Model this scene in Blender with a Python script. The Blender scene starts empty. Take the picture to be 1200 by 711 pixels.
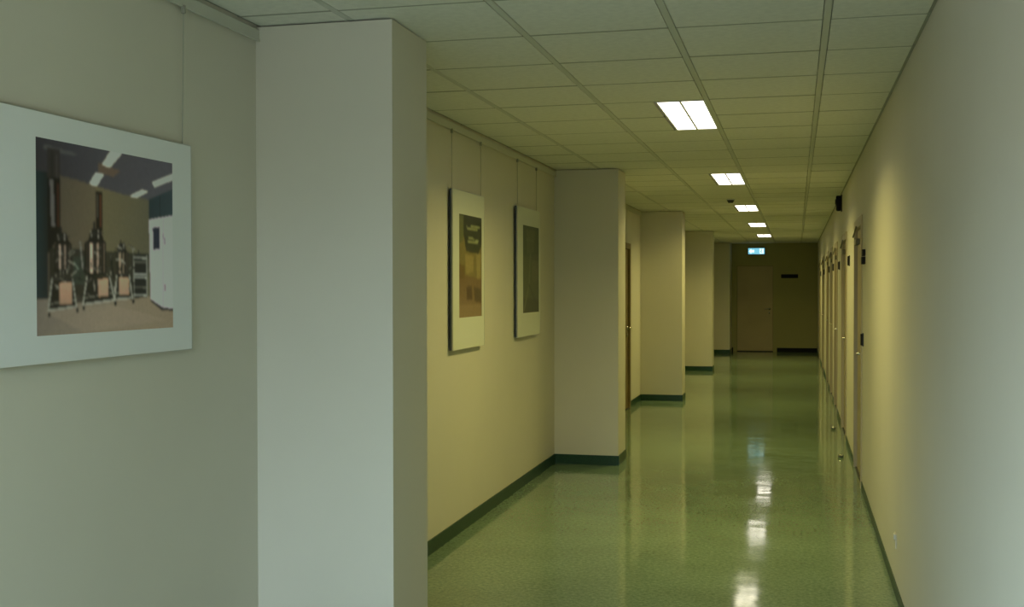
import bpy, bmesh, math, random
import numpy as np
from mathutils import Matrix, Vector
random.seed(4)
C = bpy.context.scene.collection

# ---------------------------------------------------------------- camera, world, exposure
HF = 1.5694                       # eye height
CEIL = 2.6078                     # ceiling height
WL, WR, PF = -2.085, 0.498, -1.512  # left wall, right wall, pillar faces
Y0, Y1 = -0.8, 28.0               # back and end wall
F, YAW, PITCH, ROLL = 1332.17, .2449, -.0146, -.0013
cy, sy, cp, sp = math.cos(YAW), math.sin(YAW), math.cos(PITCH), math.sin(PITCH)
fw = Vector((-sy*cp, cy*cp, sp)); r = Vector((cy, sy, 0)); u = r.cross(fw)
r2 = math.cos(ROLL)*r + math.sin(ROLL)*u; u2 = -math.sin(ROLL)*r + math.cos(ROLL)*u
cd = bpy.data.cameras.new('camera'); cam = bpy.data.objects.new('camera', cd); C.objects.link(cam)
M = Matrix((r2, u2, -fw)).transposed().to_4x4(); M.translation = Vector((0, 0, HF)); cam.matrix_world = M
cd.sensor_fit = 'HORIZONTAL'; cd.sensor_width = 36; cd.lens = 36*F/1200; cd.clip_end = 200; cd.clip_start = .05
bpy.context.scene.camera = cam

DAY = 14.0                         # strength of the overcast sky seen through the window behind the camera
LAMP = 12.5                       # watts of each tube
LAMP_COL = (1.0, 0.87, 0.265)
w = bpy.data.worlds.new('sky'); bpy.context.scene.world = w; w.use_nodes = True
_t = w.node_tree.nodes.new('ShaderNodeTexCoord'); _s = w.node_tree.nodes.new('ShaderNodeSeparateXYZ')
_r = w.node_tree.nodes.new('ShaderNodeValToRGB')      # bright overcast sky over a darker ground
_r.color_ramp.elements[0].position = .0; _r.color_ramp.elements[0].color = (.17, .175, .19, 1)
_r.color_ramp.elements[1].position = .08; _r.color_ramp.elements[1].color = (0.66, 0.84, 0.98, 1)
w.node_tree.links.new(_t.outputs['Generated'], _s.inputs[0]); w.node_tree.links.new(_s.outputs['Z'], _r.inputs['Fac'])
w.node_tree.links.new(_r.outputs['Color'], w.node_tree.nodes['Background'].inputs[0])
w.node_tree.nodes['Background'].inputs[1].default_value = DAY
vs = bpy.context.scene.view_settings
vs.view_transform = 'Standard'; vs.look = 'None'; vs.exposure = 0.0; vs.gamma = 1; vs.use_curve_mapping = False

# the window's portal: guides sampling of the sky through the opening
WX0, WX1, WZ0, WZ1 = -2.0, -.25, .6, 2.3       # window in the wall behind the camera
SY0, SY1, SZ0, SZ1 = -.3, 1.5, .85, 2.15       # unseen window added in the left wall to brighten the near walls
for sx, sz, loc, rot in ((WX1-WX0, WZ1-WZ0, ((WX0+WX1)/2, Y0-.02, (WZ0+WZ1)/2), (math.radians(90), 0, 0)),
                         (SZ1-SZ0, SY1-SY0, (WL-.02, (SY0+SY1)/2, (SZ0+SZ1)/2), (0, math.radians(-90), 0))):
    pl = bpy.data.lights.new('window_portal', 'AREA'); pl.shape = 'RECTANGLE'; pl.size = sx; pl.size_y = sz
    pl.cycles.is_portal = True
    po = bpy.data.objects.new('window_portal', pl); C.objects.link(po); po.location = loc; po.rotation_euler = rot

# ---------------------------------------------------------------- helpers
def lin(c): return tuple(((x/255)/12.92 if x/255 <= .04045 else ((x/255+.055)/1.055)**2.4) for x in c)

def mat(name, col, rough=.6, metal=0, spec=.5, noise=None, bump=None, coat=0):
    m = bpy.data.materials.new(name); m.use_nodes = True; nt = m.node_tree; b = nt.nodes['Principled BSDF']
    b.inputs['Base Color'].default_value = (*col, 1); b.inputs['Roughness'].default_value = rough
    b.inputs['Metallic'].default_value = metal; b.inputs['Specular IOR Level'].default_value = spec
    b.inputs['Coat Weight'].default_value = coat
    tc = nt.nodes.new('ShaderNodeTexCoord')
    if noise:
        sc, amt = noise
        n = nt.nodes.new('ShaderNodeTexNoise'); n.inputs['Scale'].default_value = sc; n.inputs['Detail'].default_value = 4
        nt.links.new(tc.outputs['Object'], n.inputs['Vector'])
        cr = nt.nodes.new('ShaderNodeValToRGB'); cr.color_ramp.elements[0].position = .3; cr.color_ramp.elements[1].position = .7
        cr.color_ramp.elements[0].color = (*[x*(1-amt) for x in col], 1); cr.color_ramp.elements[1].color = (*[min(1, x*(1+amt)) for x in col], 1)
        nt.links.new(n.outputs['Fac'], cr.inputs['Fac']); nt.links.new(cr.outputs['Color'], b.inputs['Base Color'])
    if bump:
        sc, st = bump
        n = nt.nodes.new('ShaderNodeTexNoise'); n.inputs['Scale'].default_value = sc; n.inputs['Detail'].default_value = 3
        nt.links.new(tc.outputs['Object'], n.inputs['Vector'])
        bp = nt.nodes.new('ShaderNodeBump'); bp.inputs['Strength'].default_value = st; bp.inputs['Distance'].default_value = .002
        nt.links.new(n.outputs['Fac'], bp.inputs['Height']); nt.links.new(bp.outputs['Normal'], b.inputs['Normal'])
    return m

def emit(name, col, st):
    m = bpy.data.materials.new(name); m.use_nodes = True; b = m.node_tree.nodes['Principled BSDF']
    b.inputs['Base Color'].default_value = (*[x*.8 for x in col], 1)
    b.inputs['Emission Color'].default_value = (*col, 1); b.inputs['Emission Strength'].default_value = st
    return m

def obj(name, bm, m, parent=None):
    me = bpy.data.meshes.new(name); bm.normal_update(); bm.to_mesh(me); bm.free()
    if isinstance(m, (list, tuple)):
        for x in m: me.materials.append(x)
    elif m: me.materials.append(m)
    o = bpy.data.objects.new(name, me); C.objects.link(o)
    if parent: o.parent = parent
    return o
def tag(o, label=None, cat=None, group=None, kind=None):
    for k, v in (('label', label), ('category', cat), ('group', group), ('kind', kind)):
        if v: o[k] = v
    return o
def empty(name, loc, rz=0):
    o = bpy.data.objects.new(name, None); C.objects.link(o); o.location = loc; o.rotation_euler = (0, 0, rz); o.empty_display_size = .1
    return o
def bx(bm, a, b, bev=0, seg=1):
    vs_ = [bm.verts.new((x, y, z)) for x in (a[0], b[0]) for y in (a[1], b[1]) for z in (a[2], b[2])]
    fs = [bm.faces.new([vs_[i] for i in f]) for f in ((0,1,3,2),(4,6,7,5),(0,4,5,1),(2,3,7,6),(0,2,6,4),(1,5,7,3))]
    bmesh.ops.recalc_face_normals(bm, faces=fs)
    if bev:
        es = list({e for f in fs for e in f.edges})
        bmesh.ops.bevel(bm, geom=es, offset=bev, segments=seg, affect='EDGES', profile=.5)
def box(name, a, b, m, parent=None, bev=0, seg=1):
    bm = bmesh.new(); bx(bm, a, b, bev, seg); return obj(name, bm, m, parent)
def cyl(bm, p, q, rad, n=16, rad2=None):
    p, q = Vector(p), Vector(q); d = q-p
    M_ = Matrix.Translation((p+q)/2) @ d.to_track_quat('Z', 'Y').to_matrix().to_4x4()
    bmesh.ops.create_cone(bm, cap_ends=True, segments=n, radius1=rad, radius2=rad if rad2 is None else rad2, depth=d.length, matrix=M_)
def smooth(o):
    for p in o.data.polygons: p.use_smooth = True
    return o

# ---------------------------------------------------------------- materials
def plaster(name, col):
    return mat(name, col, rough=.55, spec=.25, noise=(1.3, .025), bump=(260, .12))
m_wall = plaster('cream_wall_paint', (.65, .62, .51))
m_endwall = plaster('olive_end_wall_paint', (.36, .34, .14))
m_tile = mat('mineral_fibre_tile', (.78, .77, .68), rough=.9, spec=.1, noise=(30, .05), bump=(180, .5))
m_bar = mat('grid_bar_enamel', (.60, .60, .52), rough=.6)
m_tee = mat('grid_tee_enamel', (.38, .38, .30), rough=.8)
m_dark = mat('plenum_dark', (.05, .05, .045), rough=.9)
m_base = mat('dark_green_baseboard_vinyl', (.018, .055, .028), rough=.35, spec=.3, noise=(60, .2))
m_alu = mat('brushed_aluminium', (.55, .56, .53), rough=.35, metal=.8)
m_rail = mat('white_rail_enamel', (.56, .56, .47), rough=.5)
m_chrome = mat('chrome', (.75, .75, .72), rough=.15, metal=1)
m_door = mat('beige_door_laminate', (.36, .29, .16), rough=.4, noise=(2, .06))
m_doorend = mat('end_door_laminate', (.44, .36, .18), rough=.45, noise=(2, .06))
m_dooredge = mat('brown_door_wood', (.22, .16, .06), rough=.45, noise=(6, .15))
m_frame = mat('door_frame_paint', (.42, .36, .22), rough=.4)
m_black = mat('black_plastic', (.006, .006, .007), rough=.6, spec=.2)
m_closer = mat('grey_closer_enamel', (.16, .15, .10), rough=.5)
m_farmat = mat('cream_mount_board', (.66, .68, .56), rough=.7)
m_rubber = mat('grey_rubber', (.1, .1, .08), rough=.6)
m_charcoal = mat('charcoal_plastic', (.03, .03, .03), rough=.5)
m_white = mat('white_enamel', (.75, .76, .73), rough=.35)
m_mat = mat('white_mount_board', (.80, .82, .80), rough=.7)
m_edge = mat('grey_blue_board_edge', (.06, .08, .12), rough=.4)
m_wire = mat('steel_wire', (.34, .34, .27), rough=.5)
m_plastic = mat('pale_plastic', (.7, .7, .62), rough=.4)
m_glow = emit('lamp_diffuser', (1.0, .93, .80), 4.0)
m_glass = mat('glass', (1, 1, 1), rough=0); m_glass.node_tree.nodes['Principled BSDF'].inputs['Transmission Weight'].default_value = 1
m_glass.node_tree.nodes['Principled BSDF'].inputs['IOR'].default_value = 1.02

def floor_mat():
    m = bpy.data.materials.new('speckled_green_linoleum'); m.use_nodes = True; nt = m.node_tree; b = nt.nodes['Principled BSDF']
    L = nt.links.new; N = nt.nodes.new
    tc = N('ShaderNodeTexCoord')
    n1 = N('ShaderNodeTexNoise'); n1.inputs['Scale'].default_value = 45; n1.inputs['Detail'].default_value = 5; n1.inputs['Roughness'].default_value = .7
    n2 = N('ShaderNodeTexNoise'); n2.inputs['Scale'].default_value = 2.2; n2.inputs['Detail'].default_value = 3
    L(tc.outputs['Object'], n1.inputs['Vector']); L(tc.outputs['Object'], n2.inputs['Vector'])
    cr = N('ShaderNodeValToRGB'); e = cr.color_ramp.elements
    e[0].position = .36; e[0].color = (.125, .20, .125, 1); e[1].position = .66; e[1].color = (.24, .33, .22, 1)
    L(n1.outputs['Fac'], cr.inputs['Fac'])
    mx = N('ShaderNodeMix'); mx.data_type = 'RGBA'; mx.blend_type = 'MULTIPLY'; mx.inputs['Factor'].default_value = 1
    cr2 = N('ShaderNodeValToRGB'); cr2.color_ramp.elements[0].position = .35; cr2.color_ramp.elements[1].position = .65
    cr2.color_ramp.elements[0].color = (.9, .9, .9, 1); cr2.color_ramp.elements[1].color = (1.05, 1.05, 1.05, 1)
    L(n2.outputs['Fac'], cr2.inputs['Fac']); L(cr.outputs['Color'], mx.inputs['A']); L(cr2.outputs['Color'], mx.inputs['B'])
    L(mx.outputs['Result'], b.inputs['Base Color'])
    # worn polish: roughness varies a little, long shallow waves bend the reflections
    rr = N('ShaderNodeMapRange'); rr.inputs['From Min'].default_value = .3; rr.inputs['From Max'].default_value = .7
    rr.inputs['To Min'].default_value = .06; rr.inputs['To Max'].default_value = .11
    L(n2.outputs['Fac'], rr.inputs['Value']); L(rr.outputs['Result'], b.inputs['Roughness'])
    b.inputs['Specular IOR Level'].default_value = .5
    n3 = N('ShaderNodeTexNoise'); n3.inputs['Scale'].default_value = 3.5; n3.inputs['Detail'].default_value = 2
    L(tc.outputs['Object'], n3.inputs['Vector'])
    bp = N('ShaderNodeBump'); bp.inputs['Strength'].default_value = .35; bp.inputs['Distance'].default_value = .004
    L(n3.outputs['Fac'], bp.inputs['Height']); L(bp.outputs['Normal'], b.inputs['Normal'])
    return m

# ---------------------------------------------------------------- the shell
fl = box('floor', (WL-.3, Y0-.2, -.1), (WR+.3, Y1+.2, 0), floor_mat()); tag(fl, 'glossy speckled green linoleum corridor floor', kind='structure')

pillars = [4.149, 9.891, 15.65, 21.41, 27.15]
PD = .42
LD = (13.62, 14.62)                     # door in the left wall
RD = [(9.22, 10.32), (12.0, 13.15), (14.62, 15.62), (16.45, 17.45), (18.5, 19.6), (21.7, 22.8), (24.5, 25.6)]
DH = 2.09

def wall_with_doors(name, x0, x1, doors, m, wind=None):
    bm = bmesh.new(); y = Y0
    if wind:
        a, b_, c, d = wind
        bx(bm, (x0, y, 0), (x1, a, CEIL+.1)); bx(bm, (x0, a, 0), (x1, b_, c)); bx(bm, (x0, a, d), (x1, b_, CEIL+.1)); y = b_
    for a, b_ in doors:
        bx(bm, (x0, y, 0), (x1, a, CEIL+.1)); bx(bm, (x0, a, DH), (x1, b_, CEIL+.1)); y = b_
    bx(bm, (x0, y, 0), (x1, Y1, CEIL+.1))
    bmesh.ops.remove_doubles(bm, verts=bm.verts, dist=1e-5)
    bad = {}
    for f in bm.faces: bad.setdefault(tuple(sorted(v.index for v in f.verts)), []).append(f)
    return tag(obj(name, bm, m), kind='structure')
wl = wall_with_doors('wall_left', WL-.18, WL, [LD], m_wall, (SY0, SY1, SZ0, SZ1)); wl['label'] = 'long cream left wall with pillars standing out of it'
wr = wall_with_doors('wall_right', WR, WR+.18, RD, m_wall); wr['label'] = 'long cream right wall with a row of doors'
for p in pillars:
    box('pillar', (WL, p, 0), (PF, min(p+PD, Y1) if p < 27 else Y1, CEIL-.007), m_wall, wl)
# end wall with door opening
ED = (-1.43, -.49); EDH = 2.115
bm = bmesh.new()
bx(bm, (WL-.18, Y1, 0), (ED[0], Y1+.18, CEIL+.1)); bx(bm, (ED[0], Y1, EDH), (ED[1], Y1+.18, CEIL+.1)); bx(bm, (ED[1], Y1, 0), (WR+.18, Y1+.18, CEIL+.1))
tag(obj('wall_end', bm, m_endwall), 'dark olive end wall of the corridor', kind='structure')
# wall behind the camera with its window
bm = bmesh.new()
bx(bm, (WL-.18, Y0-.18, 0), (WX0, Y0, CEIL+.1)); bx(bm, (WX1, Y0-.18, 0), (WR+.18, Y0, CEIL+.1))
bx(bm, (WX0, Y0-.18, 0), (WX1, Y0, WZ0)); bx(bm, (WX0, Y0-.18, WZ1), (WX1, Y0, CEIL+.1))
tag(obj('wall_back', bm, m_wall), kind='structure')
bm = bmesh.new()
for a, b_ in (((WX0, WZ0), (WX1, WZ0+.05)), ((WX0, WZ1-.05), (WX1, WZ1)), ((WX0, WZ0+.05), (WX0+.05, WZ1-.05)), ((WX1-.05, WZ0+.05), (WX1, WZ1-.05)), (((WX0+WX1)/2-.025, WZ0+.05), ((WX0+WX1)/2+.025, WZ1-.05))):
    bx(bm, (a[0], Y0-.15, a[1]), (b_[0], Y0-.09, b_[1]))
win = tag(obj('window_1', bm, m_white), 'white framed window behind the camera', kind='structure')
bm = bmesh.new()  # frame of the added side window, out of view, there for its daylight
for a, b_ in (((SY0, SZ0), (SY1, SZ0+.05)), ((SY0, SZ1-.05), (SY1, SZ1)), ((SY0, SZ0+.05), (SY0+.05, SZ1-.05)), ((SY1-.05, SZ0+.05), (SY1, SZ1-.05)), (((SY0+SY1)/2-.025, SZ0+.05), ((SY0+SY1)/2+.025, SZ1-.05))):
    bx(bm, (WL-.15, a[0], a[1]), (WL-.09, b_[0], b_[1]))
tag(obj('added_window_2', bm, m_white), 'unseen white framed window added in the left wall to light the near walls', kind='structure')

# ceiling: dark plenum, five columns of tiles, four main bars, thin cross bars
plen = box('ceiling', (WL, Y0, CEIL+.03), (WR, Y1, CEIL+.08), m_dark); tag(plen, 'suspended ceiling of pale square mineral tiles', kind='structure')
GX = [.114, -.486, -1.086, -1.686]; BW = .014; GAP = .003
edges = [WR-.012] + GX + [WL+.012]
lamps = [6.4, 10.6, 14.8, 19.0, 23.2]
tile_cache = {}
def tile(x0, x1, y0, y1):
    k = (round(x1-x0, 3), round(y1-y0, 3))
    if k not in tile_cache:
        bm = bmesh.new(); hx, hy = (x1-x0)/2, (y1-y0)/2
        bx(bm, (-hx, -hy, 0), (hx, hy, .016))
        bot = [f for f in bm.faces if f.normal.z < -.9]
        bmesh.ops.bevel(bm, geom=list({e for f in bot for e in f.edges}), offset=.0008, segments=1, affect='EDGES')
        me = bpy.data.meshes.new('ceiling_tile'); bm.to_mesh(me); bm.free(); me.materials.append(m_tile); tile_cache[k] = me
    o = bpy.data.objects.new('ceiling_tile', tile_cache[k]); C.objects.link(o); o.parent = plen
    o.location = ((x0+x1)/2, (y0+y1)/2, CEIL + random.uniform(-.0012, .0012))
    o.rotation_euler = (random.uniform(-.0012, .0012), random.uniform(-.0012, .0012), 0)
nrow = 48; RY = [4.6 + .6*k for k in range(-9, 40)]
TG = .008
for i in range(nrow):
    ya, yb = RY[i]+TG, RY[i+1]-TG
    for c in range(5):
        xr = edges[c] - (BW+GAP if c else .002); xl = edges[c+1] + (BW+GAP if c < 4 else .002)
        if c == 2 and any(l-.01 < RY[i] < l+1.19 for l in lamps): xr = -.486-BW-GAP-.285
        tile(xl, xr, ya, yb)
for g in GX:
    bm = bmesh.new(); bx(bm, (g-BW, Y0, CEIL-.001), (g+BW, Y1, CEIL+.02), .002)
    obj('main_bar', bm, m_bar, plen)
cross = None
for y in RY[1:-1]:
    if cross is None:
        bm = bmesh.new(); bx(bm, (WL+.002, -.008, CEIL-.0005), (WR-.002, .008, CEIL+.028)); cross = obj('cross_bar', bm, m_tee, plen); cross.location.y = y
    else:
        o = cross.copy(); C.objects.link(o); o.location.y = y
# edge angle trims
box('edge_angle', (WR-.012, Y0, CEIL+.003), (WR, Y1, CEIL+.006), m_tee, plen)
box('edge_angle', (WL, Y0, CEIL+.003), (WL+.012, Y1, CEIL+.006), m_tee, plen)

# picture rails on the left wall, one per bay (trim_n) 
bays = [(Y0, 4.149), (4.149+PD, 9.891), (9.891+PD, 15.65), (15.65+PD, 21.41), (21.41+PD, 27.15)]
for n, (a, b_) in enumerate(bays):
    bm = bmesh.new()
    bx(bm, (WL, a+.002, 2.548), (WL+.018, b_-.002, 2.590), .003)
    bx(bm, (WL+.014, a+.002, 2.541), (WL+.020, b_-.002, 2.550))
    tag(obj('trim_%d' % (n+1), bm, m_rail), 'pale picture hanging rail along the top of the left wall', kind='structure')

# baseboards (coved vinyl)
BH = .085
def base(bm, x0, y0, x1, y1, h=BH): bx(bm, (min(x0, x1), min(y0, y1), 0), (max(x0, x1), max(y0, y1), h))
bm = bmesh.new(); t = .008
for a, b_ in bays:
    segs = [(a, b_)]
    if a < LD[0] < b_: segs = [(a, LD[0]-.04), (LD[1]+.04, b_)]
    for s in segs: base(bm, WL, s[0], WL+t, s[1])
for p in pillars:
    e = p+PD if p < 27 else Y1
    base(bm, WL+t, p-t, PF+t, p); base(bm, PF, p, PF+t, e)
    if p < 27: base(bm, WL+t, e, PF+t, e+t)
tag(obj('baseboard_left', bm, m_base), 'dark green baseboard along the left wall and pillars', kind='structure')
bm = bmesh.new(); y = Y0
for a, b_ in RD: base(bm, WR-.006, y, WR, a-.04, .06); y = b_+.04
base(bm, WR-.006, y, WR, Y1, .06)
tag(obj('baseboard_right', bm, m_base), 'low dark green baseboard along the right wall', kind='structure')
bm = bmesh.new(); base(bm, ED[1]+.045, Y1-.012, WR-.006, Y1, .1); base(bm, PF+t, Y1-.012, ED[0]-.045, Y1, .1)
tag(obj('baseboard_end', bm, m_black), 'black baseboard at the foot of the end wall', kind='structure')

# ---------------------------------------------------------------- doors
def handle_parts(root, x, y, z, dx, dy, dirn):
    """lever handle: rosette, spindle, lever. dx,dy = outward unit normal; dirn = unit vector the lever points along"""
    h = bmesh.new(); n = Vector((dx, dy, 0)); p = Vector((x, y, z)); d = Vector(dirn)
    cyl(h, p, p+n*.008, .026); cyl(h, p+n*.008, p+n*.05, .009); cyl(h, p+n*.048-d*.008, p+n*.048+d*.12, .009)
    cyl(h, p+Vector((0, 0, -.09)), p+Vector((0, 0, -.09))+n*.008, .024)
    hd = smooth(obj('door_handle', h, m_chrome, root)); return hd
def side_door(num, a, b_, x, nx, leafm, framem, rec, label, near=True, closer=True):
    """door in a side wall; nx = +1 faces +X, -1 faces -X"""
    root = empty('door_%d' % num, (x, (a+b_)/2, 0)); tag(root, label, kind='structure')
    L = (b_-a)/2; dn = 'door_leaf'
    X = lambda d: nx*d                      # d>0 = into the corridor
    def bxx(name, d0, d1, y0, y1, z0, z1, m, parent=root, bev=0):
        return box(name, (min(X(d0), X(d1)), y0, z0), (max(X(d0), X(d1)), y1, z1), m, parent, bev)
    lf = bxx(dn, -rec-.045, -rec, -L+.04, L-.04, .008, DH-.04, leafm, root, .002)
    fb = bmesh.new()
    def fbx(d0, d1, y0, y1, z0, z1): bx(fb, (min(X(d0), X(d1)), y0, z0), (max(X(d0), X(d1)), y1, z1))
    for s in (-1, 1):
        fbx(-.1, 0, s*L, s*(L-.037), 0, DH-.001) if s > 0 else fbx(-.1, 0, -L, -L+.037, 0, DH-.001)
        fbx(.0005, .01, *((L-.037, L+.035) if s > 0 else (-L-.035, -L+.037)), 0, DH+.035)
    fbx(-.1, 0, -L+.037, L-.037, DH-.037, DH-.001); fbx(.0005, .01, -L+.037, L-.037, DH-.037, DH+.035)
    obj('door_frame', fb, framem, root)
    hy = -L+.11 if near else L-.11; sgn = 1 if near else -1
    hd = handle_parts(root, X(-rec), hy, 1.04, nx, 0, (0, sgn, 0))
    if closer:
        c = bmesh.new(); yy = L-.1
        bx(c, (min(X(-rec), X(-rec+.03)), yy-.28, DH-.17), (max(X(-rec), X(-rec+.03)), yy, DH-.12), .004)
        obj('door_closer', c, m_closer, root)
        ar = bmesh.new(); cyl(ar, (X(-rec+.05), yy-.2, DH-.105), (X(.018), yy-.42, DH-.03), .007, 8); obj('closer_arm', ar, m_closer, root)
    th = bxx('threshold', -.1, -.002, -L+.037, L-.037, 0, .006, m_dark)
    bxx('door_backing', -.17, -.12, -L, L, 0, DH-.001, m_dark)
    return root
places = ['nearest door on the right wall, beside the black door sign', 'second door along the right wall', 'third door along the right wall', 'fourth door along the right wall',
          'fifth door along the right wall', 'sixth door along the right wall', 'farthest door on the right wall']
side_door(2, *LD, WL, 1, m_dooredge, m_dooredge, .02, 'brown door in the left wall just before the third pillar', near=False, closer=False)
for i, (a, b_) in enumerate(RD):
    side_door(3+i, a, b_, WR, -1, m_door, m_frame, .018, places[i])
# end door
root = empty('door_1', ((ED[0]+ED[1])/2, Y1, 0)); tag(root, 'plain brownish door in the dark end wall under the exit sign', kind='structure')
L = (ED[1]-ED[0])/2
box('door_leaf', (-L+.05, .03, .02), (L-.05, .075, EDH-.05), m_doorend, root, .002)
fb = bmesh.new()
for s in ((-L-.03, -L+.045), (L-.045, L+.03)): bx(fb, (s[0], -.012, 0), (s[1], 0-.0005, EDH+.03)); bx(fb, (max(s[0], -L), 0, 0), (min(s[1], L), .1, EDH-.001))
bx(fb, (-L+.045, -.012, EDH-.045), (L-.045, -.0005, EDH+.03)); bx(fb, (-L+.045, 0, EDH-.045), (L-.045, .1, EDH-.001))
obj('door_frame', fb, m_endwall, root)
handle_parts(root, L-.13, .03, 1.03, 0, -1, (-1, 0, 0))
box('threshold', (-L+.045, -.01, 0), (L-.045, .1, .015), m_dark, root)
box('door_backing', (-L, .12, 0), (L, .17, EDH-.001), m_dark, root)

# ---------------------------------------------------------------- ceiling lamps
def lamp_data():
    l = bpy.data.lights.new('tube_light', 'AREA'); l.shape = 'RECTANGLE'; l.size = .118; l.size_y = 1.13
    l.energy = LAMP; l.color = LAMP_COL; l.spread = math.radians(150); return l
ld = lamp_data()
names = ['nearest and largest ceiling light panel', 'second ceiling light panel along the corridor', 'third ceiling light panel, just beyond the smoke detector',
         'fourth ceiling light panel, second to last before the exit sign', 'farthest ceiling light panel, smallest, just above the exit sign']
protoL = None
def make_lamp():
    root = empty('ceiling_light', (-.634, 7.0, CEIL))
    hb = bmesh.new(); W, H_ = .1385, .585
    for a, b_ in (((-W, -H_), (-W+.01, H_)), ((W-.01, -H_), (W, H_)), ((-W+.01, -H_), (W-.01, -H_+.01)), ((-W+.01, H_-.01), (W-.01, H_)), ((-.006, -H_+.01), (.006, H_-.01))):
        bx(hb, (a[0], a[1], -.003), (b_[0], b_[1], .018))
    obj('lamp_frame', hb, m_white, root)
    for s in (-1, 1):
        d = box('diffuser', (min(s*.007, s*.1275), -.574, .002), (max(s*.007, s*.1275), .574, .012), m_glow, root)
        lo = bpy.data.objects.new('tube_light', ld); C.objects.link(lo); lo.parent = root; lo.location = (s*.067, 0, -.004)
    return root
for i, y in enumerate(lamps):
    if protoL is None: o = protoL = make_lamp()
    else:
        o = protoL.copy(); C.objects.link(o)
        for ch in list(protoL.children):
            c2 = ch.copy(); C.objects.link(c2); c2.parent = o
    o.location = (-.634, y+.6, CEIL)
    tag(o, names[i], 'ceiling light', 'recessed twin light panels in the corridor ceiling')

# smoke detector
root = empty('smoke_detector', (-.757, 13.75, CEIL)); tag(root, 'small round smoke detector on the ceiling between second and third light', 'smoke detector')
bm = bmesh.new(); cyl(bm, (0, 0, -.012), (0, 0, 0), .052, 24); obj('detector_base', bm, m_plastic, root)
bm = bmesh.new(); cyl(bm, (0, 0, -.045), (0, 0, -.012), .028, 24, .044); smooth(obj('detector_head', bm, m_charcoal, root))

# ---------------------------------------------------------------- exit sign
root = empty('exit_sign', (-.928, Y1-.03, 2.42)); tag(root, 'small lit blue and white exit sign hanging above the end door', 'exit sign')
box('sign_housing', (-.205, -.02, -.085), (.205, .028, .085), m_charcoal, root, .004)
box('sign_panel', (-.192, -.024, -.072), (.192, -.0205, .072), emit('sign_cyan', (.22, .62, .80), .95), root)
wm = emit('sign_white', (.75, 1.0, .95), 1.3)
bm = bmesh.new()
def flat(bm, pts, y=-.0255, th=.001):
    a = [bm.verts.new((x, y, z)) for x, z in pts]; b_ = [bm.verts.new((x, y+th, z)) for x, z in pts]
    bm.faces.new(a); bm.faces.new(b_[::-1]); n = len(pts)
    for i in range(n): bm.faces.new((a[i], b_[i], b_[(i+1) % n], a[(i+1) % n]))
    bmesh.ops.recalc_face_normals(bm, faces=bm.faces)
flat(bm, [(.075, -.06), (.17, -.06), (.17, .06), (.075, .06)])
obj('door_symbol', bm, wm, root)
bm = bmesh.new(); flat(bm, [(-.182, 0), (-.12, .062), (-.12, .03), (-.05, .03), (-.05, -.03), (-.12, -.03), (-.12, -.062)])
obj('arrow_symbol', bm, wm, root)
fm = emit('sign_figure', (.10, .42, .50), .8)
bm = bmesh.new()
flat(bm, [(.095, .0), (.115, .03), (.13, .025), (.118, -.01), (.14, -.03), (.13, -.055), (.122, -.053), (.125, -.033), (.105, -.02), (.09, -.045), (.082, -.04), (.1, -.012)], -.027)
flat(bm, [(.118+.011*math.cos(t_*math.pi/5), .044+.011*math.sin(t_*math.pi/5)) for t_ in range(10)], -.027)
obj('running_figure', bm, fm, root)
# name plate on the end wall
bm = bmesh.new(); bx(bm, (-.35, Y1-.018, 1.77), (.045, Y1, 1.862), .003)
tag(obj('wall_sign', bm, m_black), 'long black sign plate on the end wall right of the door', 'sign')

# ---------------------------------------------------------------- things on the right wall
def plate(name, y, z0, z1, wy, th, m, label, cat, group=None, split=False):
    root = empty(name, (WR, y, z0)); h = z1-z0
    if split:
        box('upper_panel', (-th, -wy/2, h*.55), (0, wy/2, h), m, root, .002); box('lower_panel', (-th-.004, -wy/2, 0), (0, wy/2, h*.50), m, root, .002)
    else:
        box('back_plate', (-th*.4, -wy/2, 0), (0, wy/2, h), m_charcoal, root, .001); box('face_panel', (-th, -wy/2+.006, .006), (-th*.4, wy/2-.006, h-.006), m, root, .002)
    return tag(root, label, cat, group)
plate('door_sign', 8.87, 1.735, 1.845, .13, .022, m_black, 'black two-panel door sign on the right wall before the nearest door', 'sign', None, True)
plate('card_reader', 9.03, 1.115, 1.215, .06, .022, m_black, 'black card reader at handle height beside the nearest right-hand door', 'card reader')
sg = 'black door signs on the right wall'
for y, z, lab in ((11.35, 1.765, 'black door sign on the bright wall between the first and second right-hand doors'),
               (13.9, 1.765, 'black door sign just before the third right-hand door'),
               (16.1, 1.78, 'black door sign just before the fourth right-hand door'),
               (18.1, 1.78, 'black door sign just before the fifth right-hand door'),
               (21.3, 1.78, 'black door sign just before the sixth right-hand door'),
               (24.1, 1.78, 'black door sign just before the farthest right-hand door')):
    plate('door_sign', y, z, z+.1, .13, .02, m_black if y < 12 else m_charcoal, lab, 'sign', sg)
# alarm sounder high on the wall
root = empty('alarm_sounder', (WR, 13.3, 2.41)); tag(root, 'black alarm box mounted high on the right wall under the ceiling', 'alarm')
box('back_plate', (-.012, -.06, 0), (0, .06, .185), m_charcoal, root, .002)
box('alarm_body', (-.065, -.052, .008), (-.012, .052, .177), m_black, root, .014, 3)
bm = bmesh.new(); cyl(bm, (-.074, 0, .11), (-.065, 0, .11), .03, 20); smooth(obj('alarm_grille', bm, m_charcoal, root))
# small socket low on the wall
root = empty('wall_socket', (WR, 6.09, .235)); tag(root, 'small pale socket low on the near right wall', 'socket')
box('socket_plate', (-.006, -.035, 0), (0, .035, .075), m_wall, root, .002)
box('socket_face', (-.013, -.02, .045), (-.006, .02, .072), m_plastic, root, .002)
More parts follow.
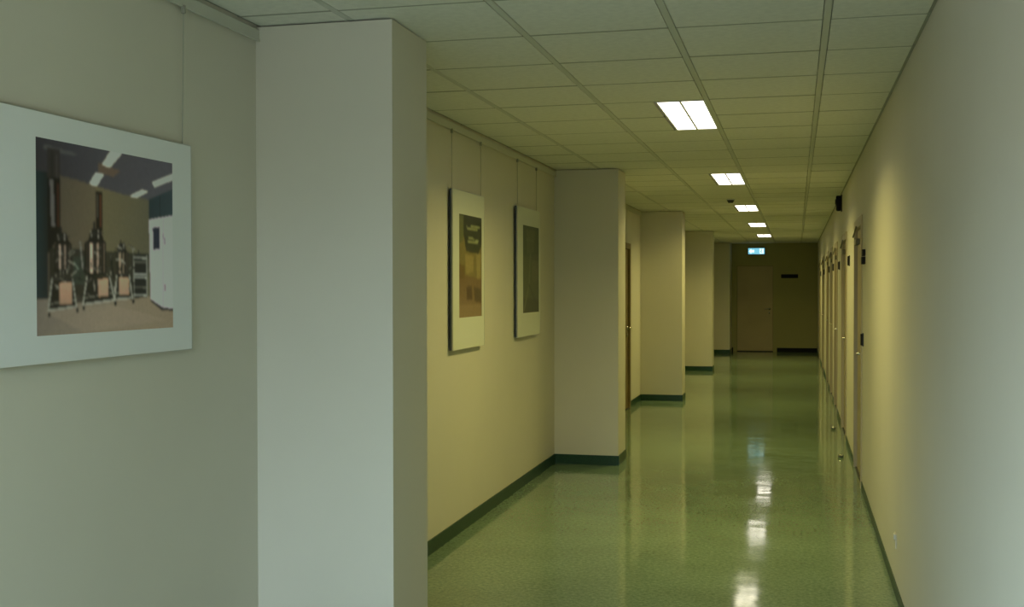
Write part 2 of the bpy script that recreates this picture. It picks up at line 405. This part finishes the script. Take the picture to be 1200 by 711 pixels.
# door stops on the floor
for (x, y, lab) in ((.40, 10.82, 'metal door stop on the floor, nearest the camera by the right wall'), (.40, 12.95, 'second metal door stop on the floor, before the second right-hand door')):
    root = empty('door_stop', (x, y, 0)); tag(root, lab, 'door stop', 'floor door stops by the right wall')
    bm = bmesh.new(); cyl(bm, (0, 0, 0), (0, 0, .03), .022, 20, .018); smooth(obj('stop_body', bm, m_chrome, root))
    bm = bmesh.new(); cyl(bm, (0, 0, .008), (0, 0, .022), .026, 20); smooth(obj('rubber_ring', bm, m_rubber, root))

# ---------------------------------------------------------------- printed pictures
def lin_a(c): c = np.asarray(c, float)/255; return np.where(c <= .04045, c/12.92, ((c+.055)/1.055)**2.4)
class Print:
    """a flat printed sheet painted on a fine grid of vertices; shapes are given in view coordinates of the sheet's quad"""
    def __init__(s, nu, nv, tl, tr, br, bl, bg):
        s.nu, s.nv = nu, nv; hl = bl[1]-tl[1]; hr = br[1]-tr[1]; zl, zr = 1/hl, 1/hr
        U, V = np.meshgrid(np.linspace(0, 1, nu), np.linspace(0, 1, nv))
        T = U*zr/((1-U)*zl+U*zr)
        s.X = tl[0]+T*(tr[0]-tl[0]); top = tl[1]+T*(tr[1]-tl[1]); bot = bl[1]+T*(br[1]-bl[1]); s.Y = top+V*(bot-top)
        s.img = np.zeros((nv, nu, 3)); s.img[:] = lin_a(bg)
        s.rng = np.random.default_rng(3)
    def inside(s, pts):
        m = np.zeros(s.X.shape, bool); n = len(pts)
        for i in range(n):
            x1, y1 = pts[i]; x2, y2 = pts[(i+1) % n]
            if y1 == y2: continue
            c = (s.Y > min(y1, y2)) & (s.Y <= max(y1, y2)) & (s.X < (s.Y-y1)*(x2-x1)/(y2-y1)+x1); m ^= c
        return m
    def poly(s, pts, col, col2=None, ax='x', a=1.0):
        m = s.inside(pts); c = lin_a(col)
        if col2 is not None:
            q = s.X if ax == 'x' else s.Y; v = [p[0 if ax == 'x' else 1] for p in pts]; t = np.clip((q-min(v))/(max(v)-min(v)), 0, 1)[..., None]
            cc = c*(1-t)+lin_a(col2)*t
        else: cc = np.broadcast_to(c, s.img.shape)
        s.img[m] = s.img[m]*(1-a)+cc[m]*a
    def line(s, p, q, wd, col):
        d = np.hypot(q[0]-p[0], q[1]-p[1]); t = np.clip(((s.X-p[0])*(q[0]-p[0])+(s.Y-p[1])*(q[1]-p[1]))/d**2, 0, 1)
        m = np.hypot(s.X-p[0]-t*(q[0]-p[0]), s.Y-p[1]-t*(q[1]-p[1])) < wd/2; s.img[m] = lin_a(col)
    def tank(s, x0, x1, y0, y1, dark=(18, 16, 16), light=(190, 165, 150)):
        w_ = x1-x0; s.poly([(x0, y0+12), (x0+w_*.2, y0), (x1-w_*.2, y0-2), (x1, y0+10), (x1, y1-8), (x1-w_*.15, y1), (x0+w_*.15, y1+2), (x0, y1-6)], dark)
        for a, b_, c in ((.08, .16, .25), (.24, .36, 1), (.42, .47, .35), (.55, .66, .75), (.72, .8, .2), (.86, .92, .45)):
            s.poly([(x0+w_*a, y0+14), (x0+w_*b_, y0+12), (x0+w_*b_, y1-10), (x0+w_*a, y1-8)], [v*c for v in light])
    def blur(s, n=1):
        for _ in range(n):
            p = np.pad(s.img, ((1, 1), (1, 1), (0, 0)), 'edge')
            s.img = (p[1:-1, 1:-1]*4+p[:-2, 1:-1]*2+p[2:, 1:-1]*2+p[1:-1, :-2]*2+p[1:-1, 2:]*2+p[:-2, :-2]+p[2:, 2:]+p[:-2, 2:]+p[2:, :-2])/16
    def build(s, name, x, y0, y1, z0, z1, gain, m, parent):
        nu, nv = s.nu, s.nv
        ys = np.linspace(y0, y1, nu); zs = np.linspace(z1, z0, nv); YY, ZZ = np.meshgrid(ys, zs)
        co = np.stack([np.full(YY.shape, x), YY, ZZ], -1).reshape(-1, 3)
        idx = np.arange(nu*nv).reshape(nv, nu); q = np.stack([idx[:-1, :-1], idx[1:, :-1], idx[1:, 1:], idx[:-1, 1:]], -1).reshape(-1, 4)
        me = bpy.data.meshes.new(name); me.from_pydata(co.tolist(), [], q.tolist()); me.update()
        ca = me.color_attributes.new('print', 'FLOAT_COLOR', 'POINT')
        im = np.clip(s.img*np.asarray(gain), 0, .85); al = np.ones((nu*nv, 4)); al[:, :3] = im.reshape(-1, 3)
        ca.data.foreach_set('color', al.ravel().astype('f4')); me.materials.append(m)
        o = bpy.data.objects.new(name, me); C.objects.link(o); o.parent = parent; return o
m_print = bpy.data.materials.new('printed_paper'); m_print.use_nodes = True
_b = m_print.node_tree.nodes['Principled BSDF']; _b.inputs['Roughness'].default_value = .35; _b.inputs['Specular IOR Level'].default_value = .3
_a = m_print.node_tree.nodes.new('ShaderNodeVertexColor'); _a.layer_name = 'print'; m_print.node_tree.links.new(_a.outputs['Color'], _b.inputs['Base Color'])

def picture(name, ya, yb, za, zb, so, th, label, mm=None):
    root = empty(name, (WL, (ya+yb)/2, za)); hy = (yb-ya)/2; h = zb-za
    tag(root, label, 'picture')
    box('backing_board', (so, -hy+.003, .003), (so+th-.006, hy-.003, h-.003), m_edge, root)
    box('mount_board', (so+th-.006, -hy+.003, .003), (so+th-.001, hy-.003, h-.003), mm or m_mat, root)
    fb = bmesh.new()
    for a, b_ in (((-hy, 0), (-hy+.003, h)), ((hy-.003, 0), (hy, h)), ((-hy+.003, 0), (hy-.003, .003)), ((-hy+.003, h-.003), (hy-.003, h))):
        bx(fb, (so+th-.008, a[0], a[1]), (so+th, b_[0], b_[1]))
    obj('edge_strip', fb, m_alu, root)
    return root, so+th-.0008
def wires(root, ys, zb, yc, za, xo):
    for y in ys:
        bm = bmesh.new(); cyl(bm, (xo, y-yc, zb-za-.01), (.019, y-yc, 2.545-za), .0018, 8); bx(bm, (.012, y-yc-.005, 2.52-za), (.026, y-yc+.005, 2.548-za))
        obj('hanging_wire', bm, m_wire, root)

# picture 1: the laboratory photograph
ya, yb, za, zb = 2.575, 3.606, 1.351, 2.066
root, px = picture('framed_picture', ya, yb, za, zb, .006, .018, 'large framed colour photograph of steel tanks, nearest on the left wall')
wires(root, (2.60, 3.567), zb, (ya+yb)/2, za, .012)
P = Print(210, 176, (42, 35), (500, 118), (497, 665), (40, 692), (88, 80, 66))
P.poly([(60, 140), (240, 190), (240, 560), (60, 580)], (78, 70, 62), (92, 82, 66))
P.poly([(240, 190), (425, 235), (425, 560), (240, 560)], (96, 88, 66), (84, 80, 64))
P.poly([(38, 20), (504, 110), (504, 205), (420, 240), (330, 222), (190, 180), (75, 150), (38, 150)], (50, 48, 54), (74, 72, 80))
P.poly([(250, 118), (325, 145), (300, 165), (250, 150)], (110, 86, 58), a=.5)
P.poly([(70, 60), (180, 90), (170, 96), (65, 75)], (95, 95, 95), a=.5)
P.poly([(292, 80), (330, 86), (290, 132), (262, 126)], (205, 200, 186)); P.line((306, 88), (274, 128), 2, (120, 115, 105))
P.poly([(242, 154), (267, 158), (245, 195), (218, 189)], (205, 202, 190))
P.poly([(430, 182), (504, 152), (504, 172), (440, 197)], (190, 188, 180)); P.poly([(356, 228), (398, 207), (418, 212), (376, 234)], (200, 196, 184))
P.poly([(38, 145), (80, 150), (80, 585), (38, 585)], (34, 50, 54), (24, 30, 34))
P.poly([(38, 572), (200, 556), (420, 560), (504, 598), (504, 690), (36, 700)], (118, 108, 98), (128, 112, 92), 'x')
P.poly([(60, 610), (300, 590), (480, 640), (200, 680)], (140, 124, 108), a=.4)
P.poly([(80, 70), (122, 78), (122, 360), (80, 420)], (14, 13, 14)); P.poly([(80, 70), (122, 78), (122, 172), (80, 168)], (46, 42, 42)); P.line((96, 80), (96, 170), 3, (20, 18, 20)); P.line((110, 80), (112, 170), 2, (70, 66, 66)); P.poly([(88, 175), (100, 176), (104, 330), (92, 330)], (96, 92, 92)); P.line((114, 190), (116, 330), 5, (66, 34, 26))
P.poly([(240, 212), (263, 216), (263, 345), (240, 345)], (22, 16, 14)); P.line((257, 225), (257, 330), 4, (88, 50, 34)); P.line((246, 225), (246, 300), 2, (90, 86, 80))
P.poly([(84, 400), (420, 420), (410, 565), (200, 580), (84, 590)], (20, 22, 20), a=.82)
P.poly([(165, 430), (215, 430), (200, 520), (165, 520)], (48, 58, 50), a=.7)
for x, y, s_ in ((128, 365, 1), (240, 352, 1.15), (327, 398, .7)):
    P.poly([(x-22*s_, y+20), (x-10*s_, y-15), (x+12*s_, y-15), (x+24*s_, y+20)], (20, 18, 18)); P.line((x-4*s_, y-30*s_), (x-4*s_, y+8), 7*s_, (26, 26, 28)); P.line((x+8*s_, y-8), (x+8*s_, y+16), 3*s_, (170, 165, 158))
    P.line((x-20*s_, y+4), (x+22*s_, y-2), 4*s_, (40, 38, 38)); P.line((x-14*s_, y-8), (x-12*s_, y+10), 2, (140, 136, 130))
P.tank(103, 160, 378, 480); P.tank(203, 275, 372, 492, light=(200, 170, 150)); P.tank(309, 348, 404, 494, light=(150, 130, 112))
P.line((188, 380), (196, 470), 4, (120, 118, 114)); P.line((290, 440), (300, 500), 5, (16, 16, 16)); P.line((168, 450), (180, 470), 5, (110, 120, 110))
for A in ([(94, 500), (80, 606), (172, 594), (162, 505)], [(210, 495), (196, 586), (300, 572), (286, 497)], [(308, 492), (302, 560), (360, 572), (352, 492)]):
    P.poly(A, (26, 24, 22))
P.poly([(118, 516), (160, 518), (160, 584), (120, 588)], (176, 122, 92)); P.line((140, 535), (141, 548), 4, (90, 55, 40))
P.poly([(246, 504), (280, 502), (280, 560), (250, 562)], (186, 138, 108)); P.poly([(318, 500), (350, 498), (352, 555), (320, 557)], (168, 128, 88))
for A in ([(94, 500), (80, 608), (174, 594), (162, 505)], [(210, 495), (196, 588), (302, 573), (286, 497)], [(310, 492), (302, 572), (362, 566), (352, 492)]):
    for i in range(3): P.line(A[i], A[i+1], 6 if i == 1 else 4, (150, 148, 138))
    P.line((A[1][0]+6, A[1][1]-22), (A[2][0]-6, A[2][1]-22), 3, (120, 118, 108))
    for i in (1, 2): P.line((A[i][0]+3, A[i][1]+8), (A[i][0]+3, A[i][1]+16), 8, (14, 14, 14))
P.poly([(364, 425), (414, 425), (414, 566), (366, 566)], (22, 22, 22))
for yy, c in ((432, 150), (446, 80), (487, 190), (497, 170), (530, 90), (556, 160)): P.line((368, yy), (411, yy+2), 5, (c, c, c-8))
P.line((367, 425), (369, 566), 3, (120, 120, 112)); P.line((412, 425), (412, 562), 3, (120, 120, 112)); P.line((384, 410), (384, 428), 6, (30, 32, 34))
P.poly([(420, 238), (504, 202), (504, 300), (420, 306)], (30, 44, 50), (42, 56, 62)); P.line((458, 225), (458, 300), 2, (20, 28, 30))
P.poly([(420, 306), (504, 292), (504, 602), (466, 598), (424, 570)], (176, 168, 172), (188, 178, 184)); P.line((468, 305), (466, 594), 2, (110, 100, 110))
P.poly([(432, 332), (456, 329), (456, 403), (434, 407)], (30, 34, 50)); P.line((473, 365), (473, 388), 3, (90, 80, 90)); P.line((473, 520), (473, 545), 3, (90, 60, 70))
P.poly([(424, 570), (466, 598), (504, 602), (504, 610), (462, 608), (424, 578)], (40, 36, 36))
for k in range(150):                      # pipes, valves and hoses crowded around the vessels
    x = random.uniform(86, 365); y = random.uniform(390, 560); a_ = random.choice((0, 1.57, 1.57, .6, -.7)); l_ = random.uniform(6, 26)
    if 112 < x < 158 and y > 505: continue
    c_ = random.choice((10, 14, 22, 30, 60, 110, 150)); P.line((x, y), (x+l_*math.cos(a_), min(575, y+l_*math.sin(a_))), random.uniform(1.5, 3.5), (c_, c_*.97, c_*.9))
for A in ((118, 160, 516, 586), (247, 280, 503, 561), (318, 350, 499, 556)): P.poly([(A[0], A[2]), (A[1], A[2]), (A[1], A[3]), (A[0], A[3])], (180, 142, 118), (156, 124, 104), 'y', a=.9)
P.img *= (1 + .06*P.rng.standard_normal(P.X.shape))[..., None]
P.img *= (.72 + .28*np.clip((P.X-40)/230, 0, 1))[..., None]
P.blur(2)
yc = (ya+yb)/2
P.build('photo_print', px, 2.764-yc, 3.481-yc, 1.433-za, 1.991-za, (2.6, 2.45, 2.6), m_print, root)

# pictures 2 and 3 in the second bay
def far_picture(ya, yb, za, zb, label, pr, wy, paint, gain):
    root, px = picture('framed_picture', ya, yb, za, zb, .012, .022, label, m_farmat)
    wires(root, wy, zb, (ya+yb)/2, za, .02)
    Q = paint(); Q.img *= (1+.12*Q.rng.standard_normal(Q.X.shape))[..., None]; Q.blur(2); yc = (ya+yb)/2
    Q.build('photo_print', px, pr[0]-yc, pr[1]-yc, pr[2]-za, pr[3]-za, gain, m_print, root)
def paintA():
    Q = Print(70, 110, (62, 142), (153, 157), (148, 548), (57, 552), (92, 80, 42))
    Q.poly([(50, 130), (160, 150), (158, 250), (140, 300), (90, 290), (80, 230), (50, 250)], (34, 36, 20))
    Q.poly([(62, 142), (80, 146), (78, 250), (60, 260)], (74, 74, 40)); Q.poly([(60, 380), (160, 400), (150, 560), (50, 560)], (84, 64, 38), (96, 76, 52), 'y')
    Q.poly([(90, 430), (112, 425), (115, 480), (92, 484)], (60, 44, 28)); Q.poly([(120, 430), (150, 440), (150, 495), (124, 490)], (62, 48, 28)); Q.poly([(60, 340), (85, 345), (85, 395), (60, 400)], (76, 58, 26))
    Q.poly([(85, 300), (120, 310), (118, 370), (90, 380)], (112, 96, 54)); Q.poly([(130, 300), (150, 300), (148, 400), (134, 400)], (110, 96, 56)); Q.poly([(60, 500), (150, 500), (150, 550), (58, 552)], (108, 88, 62), a=.6)
    for x0, x1, y in ((92, 145, 190), (95, 142, 199), (94, 116, 234), (120, 140, 244), (98, 136, 252)): Q.line((x0, y), (x1, y+5), 3.0, (160, 160, 108))
    return Q
def paintB():
    Q = Print(60, 100, (318, 183), (376, 195), (376, 528), (312, 532), (62, 64, 38))
    Q.poly([(310, 180), (380, 190), (380, 300), (312, 310)], (52, 58, 32)); Q.poly([(330, 200), (362, 205), (358, 290), (332, 300)], (66, 68, 40)); Q.poly([(314, 470), (380, 480), (378, 530), (312, 534)], (52, 50, 28))
    Q.line((345, 300), (340, 420), 4, (78, 80, 50)); Q.line((340, 420), (322, 520), 4, (80, 80, 48)); Q.line((340, 420), (368, 500), 4, (48, 46, 26)); Q.line((330, 240), (356, 246), 3, (84, 86, 54))
    Q.poly([(350, 320), (376, 330), (374, 400), (352, 410)], (74, 72, 46)); return Q
g = (2.1, 2.25, 2.5)
far_picture(6.707, 7.436, 1.174, 2.18, 'framed brown-toned poster with white lettering, nearer of the two beyond the first pillar', (6.845, 7.37, 1.375, 2.03), (6.735, 7.40), paintA, g)
far_picture(8.385, 9.165, 1.182, 2.188, 'framed dark grey-green picture, farther of the two beyond the first pillar', (8.565, 9.12, 1.366, 2.05), (8.44, 9.095), paintB, g)
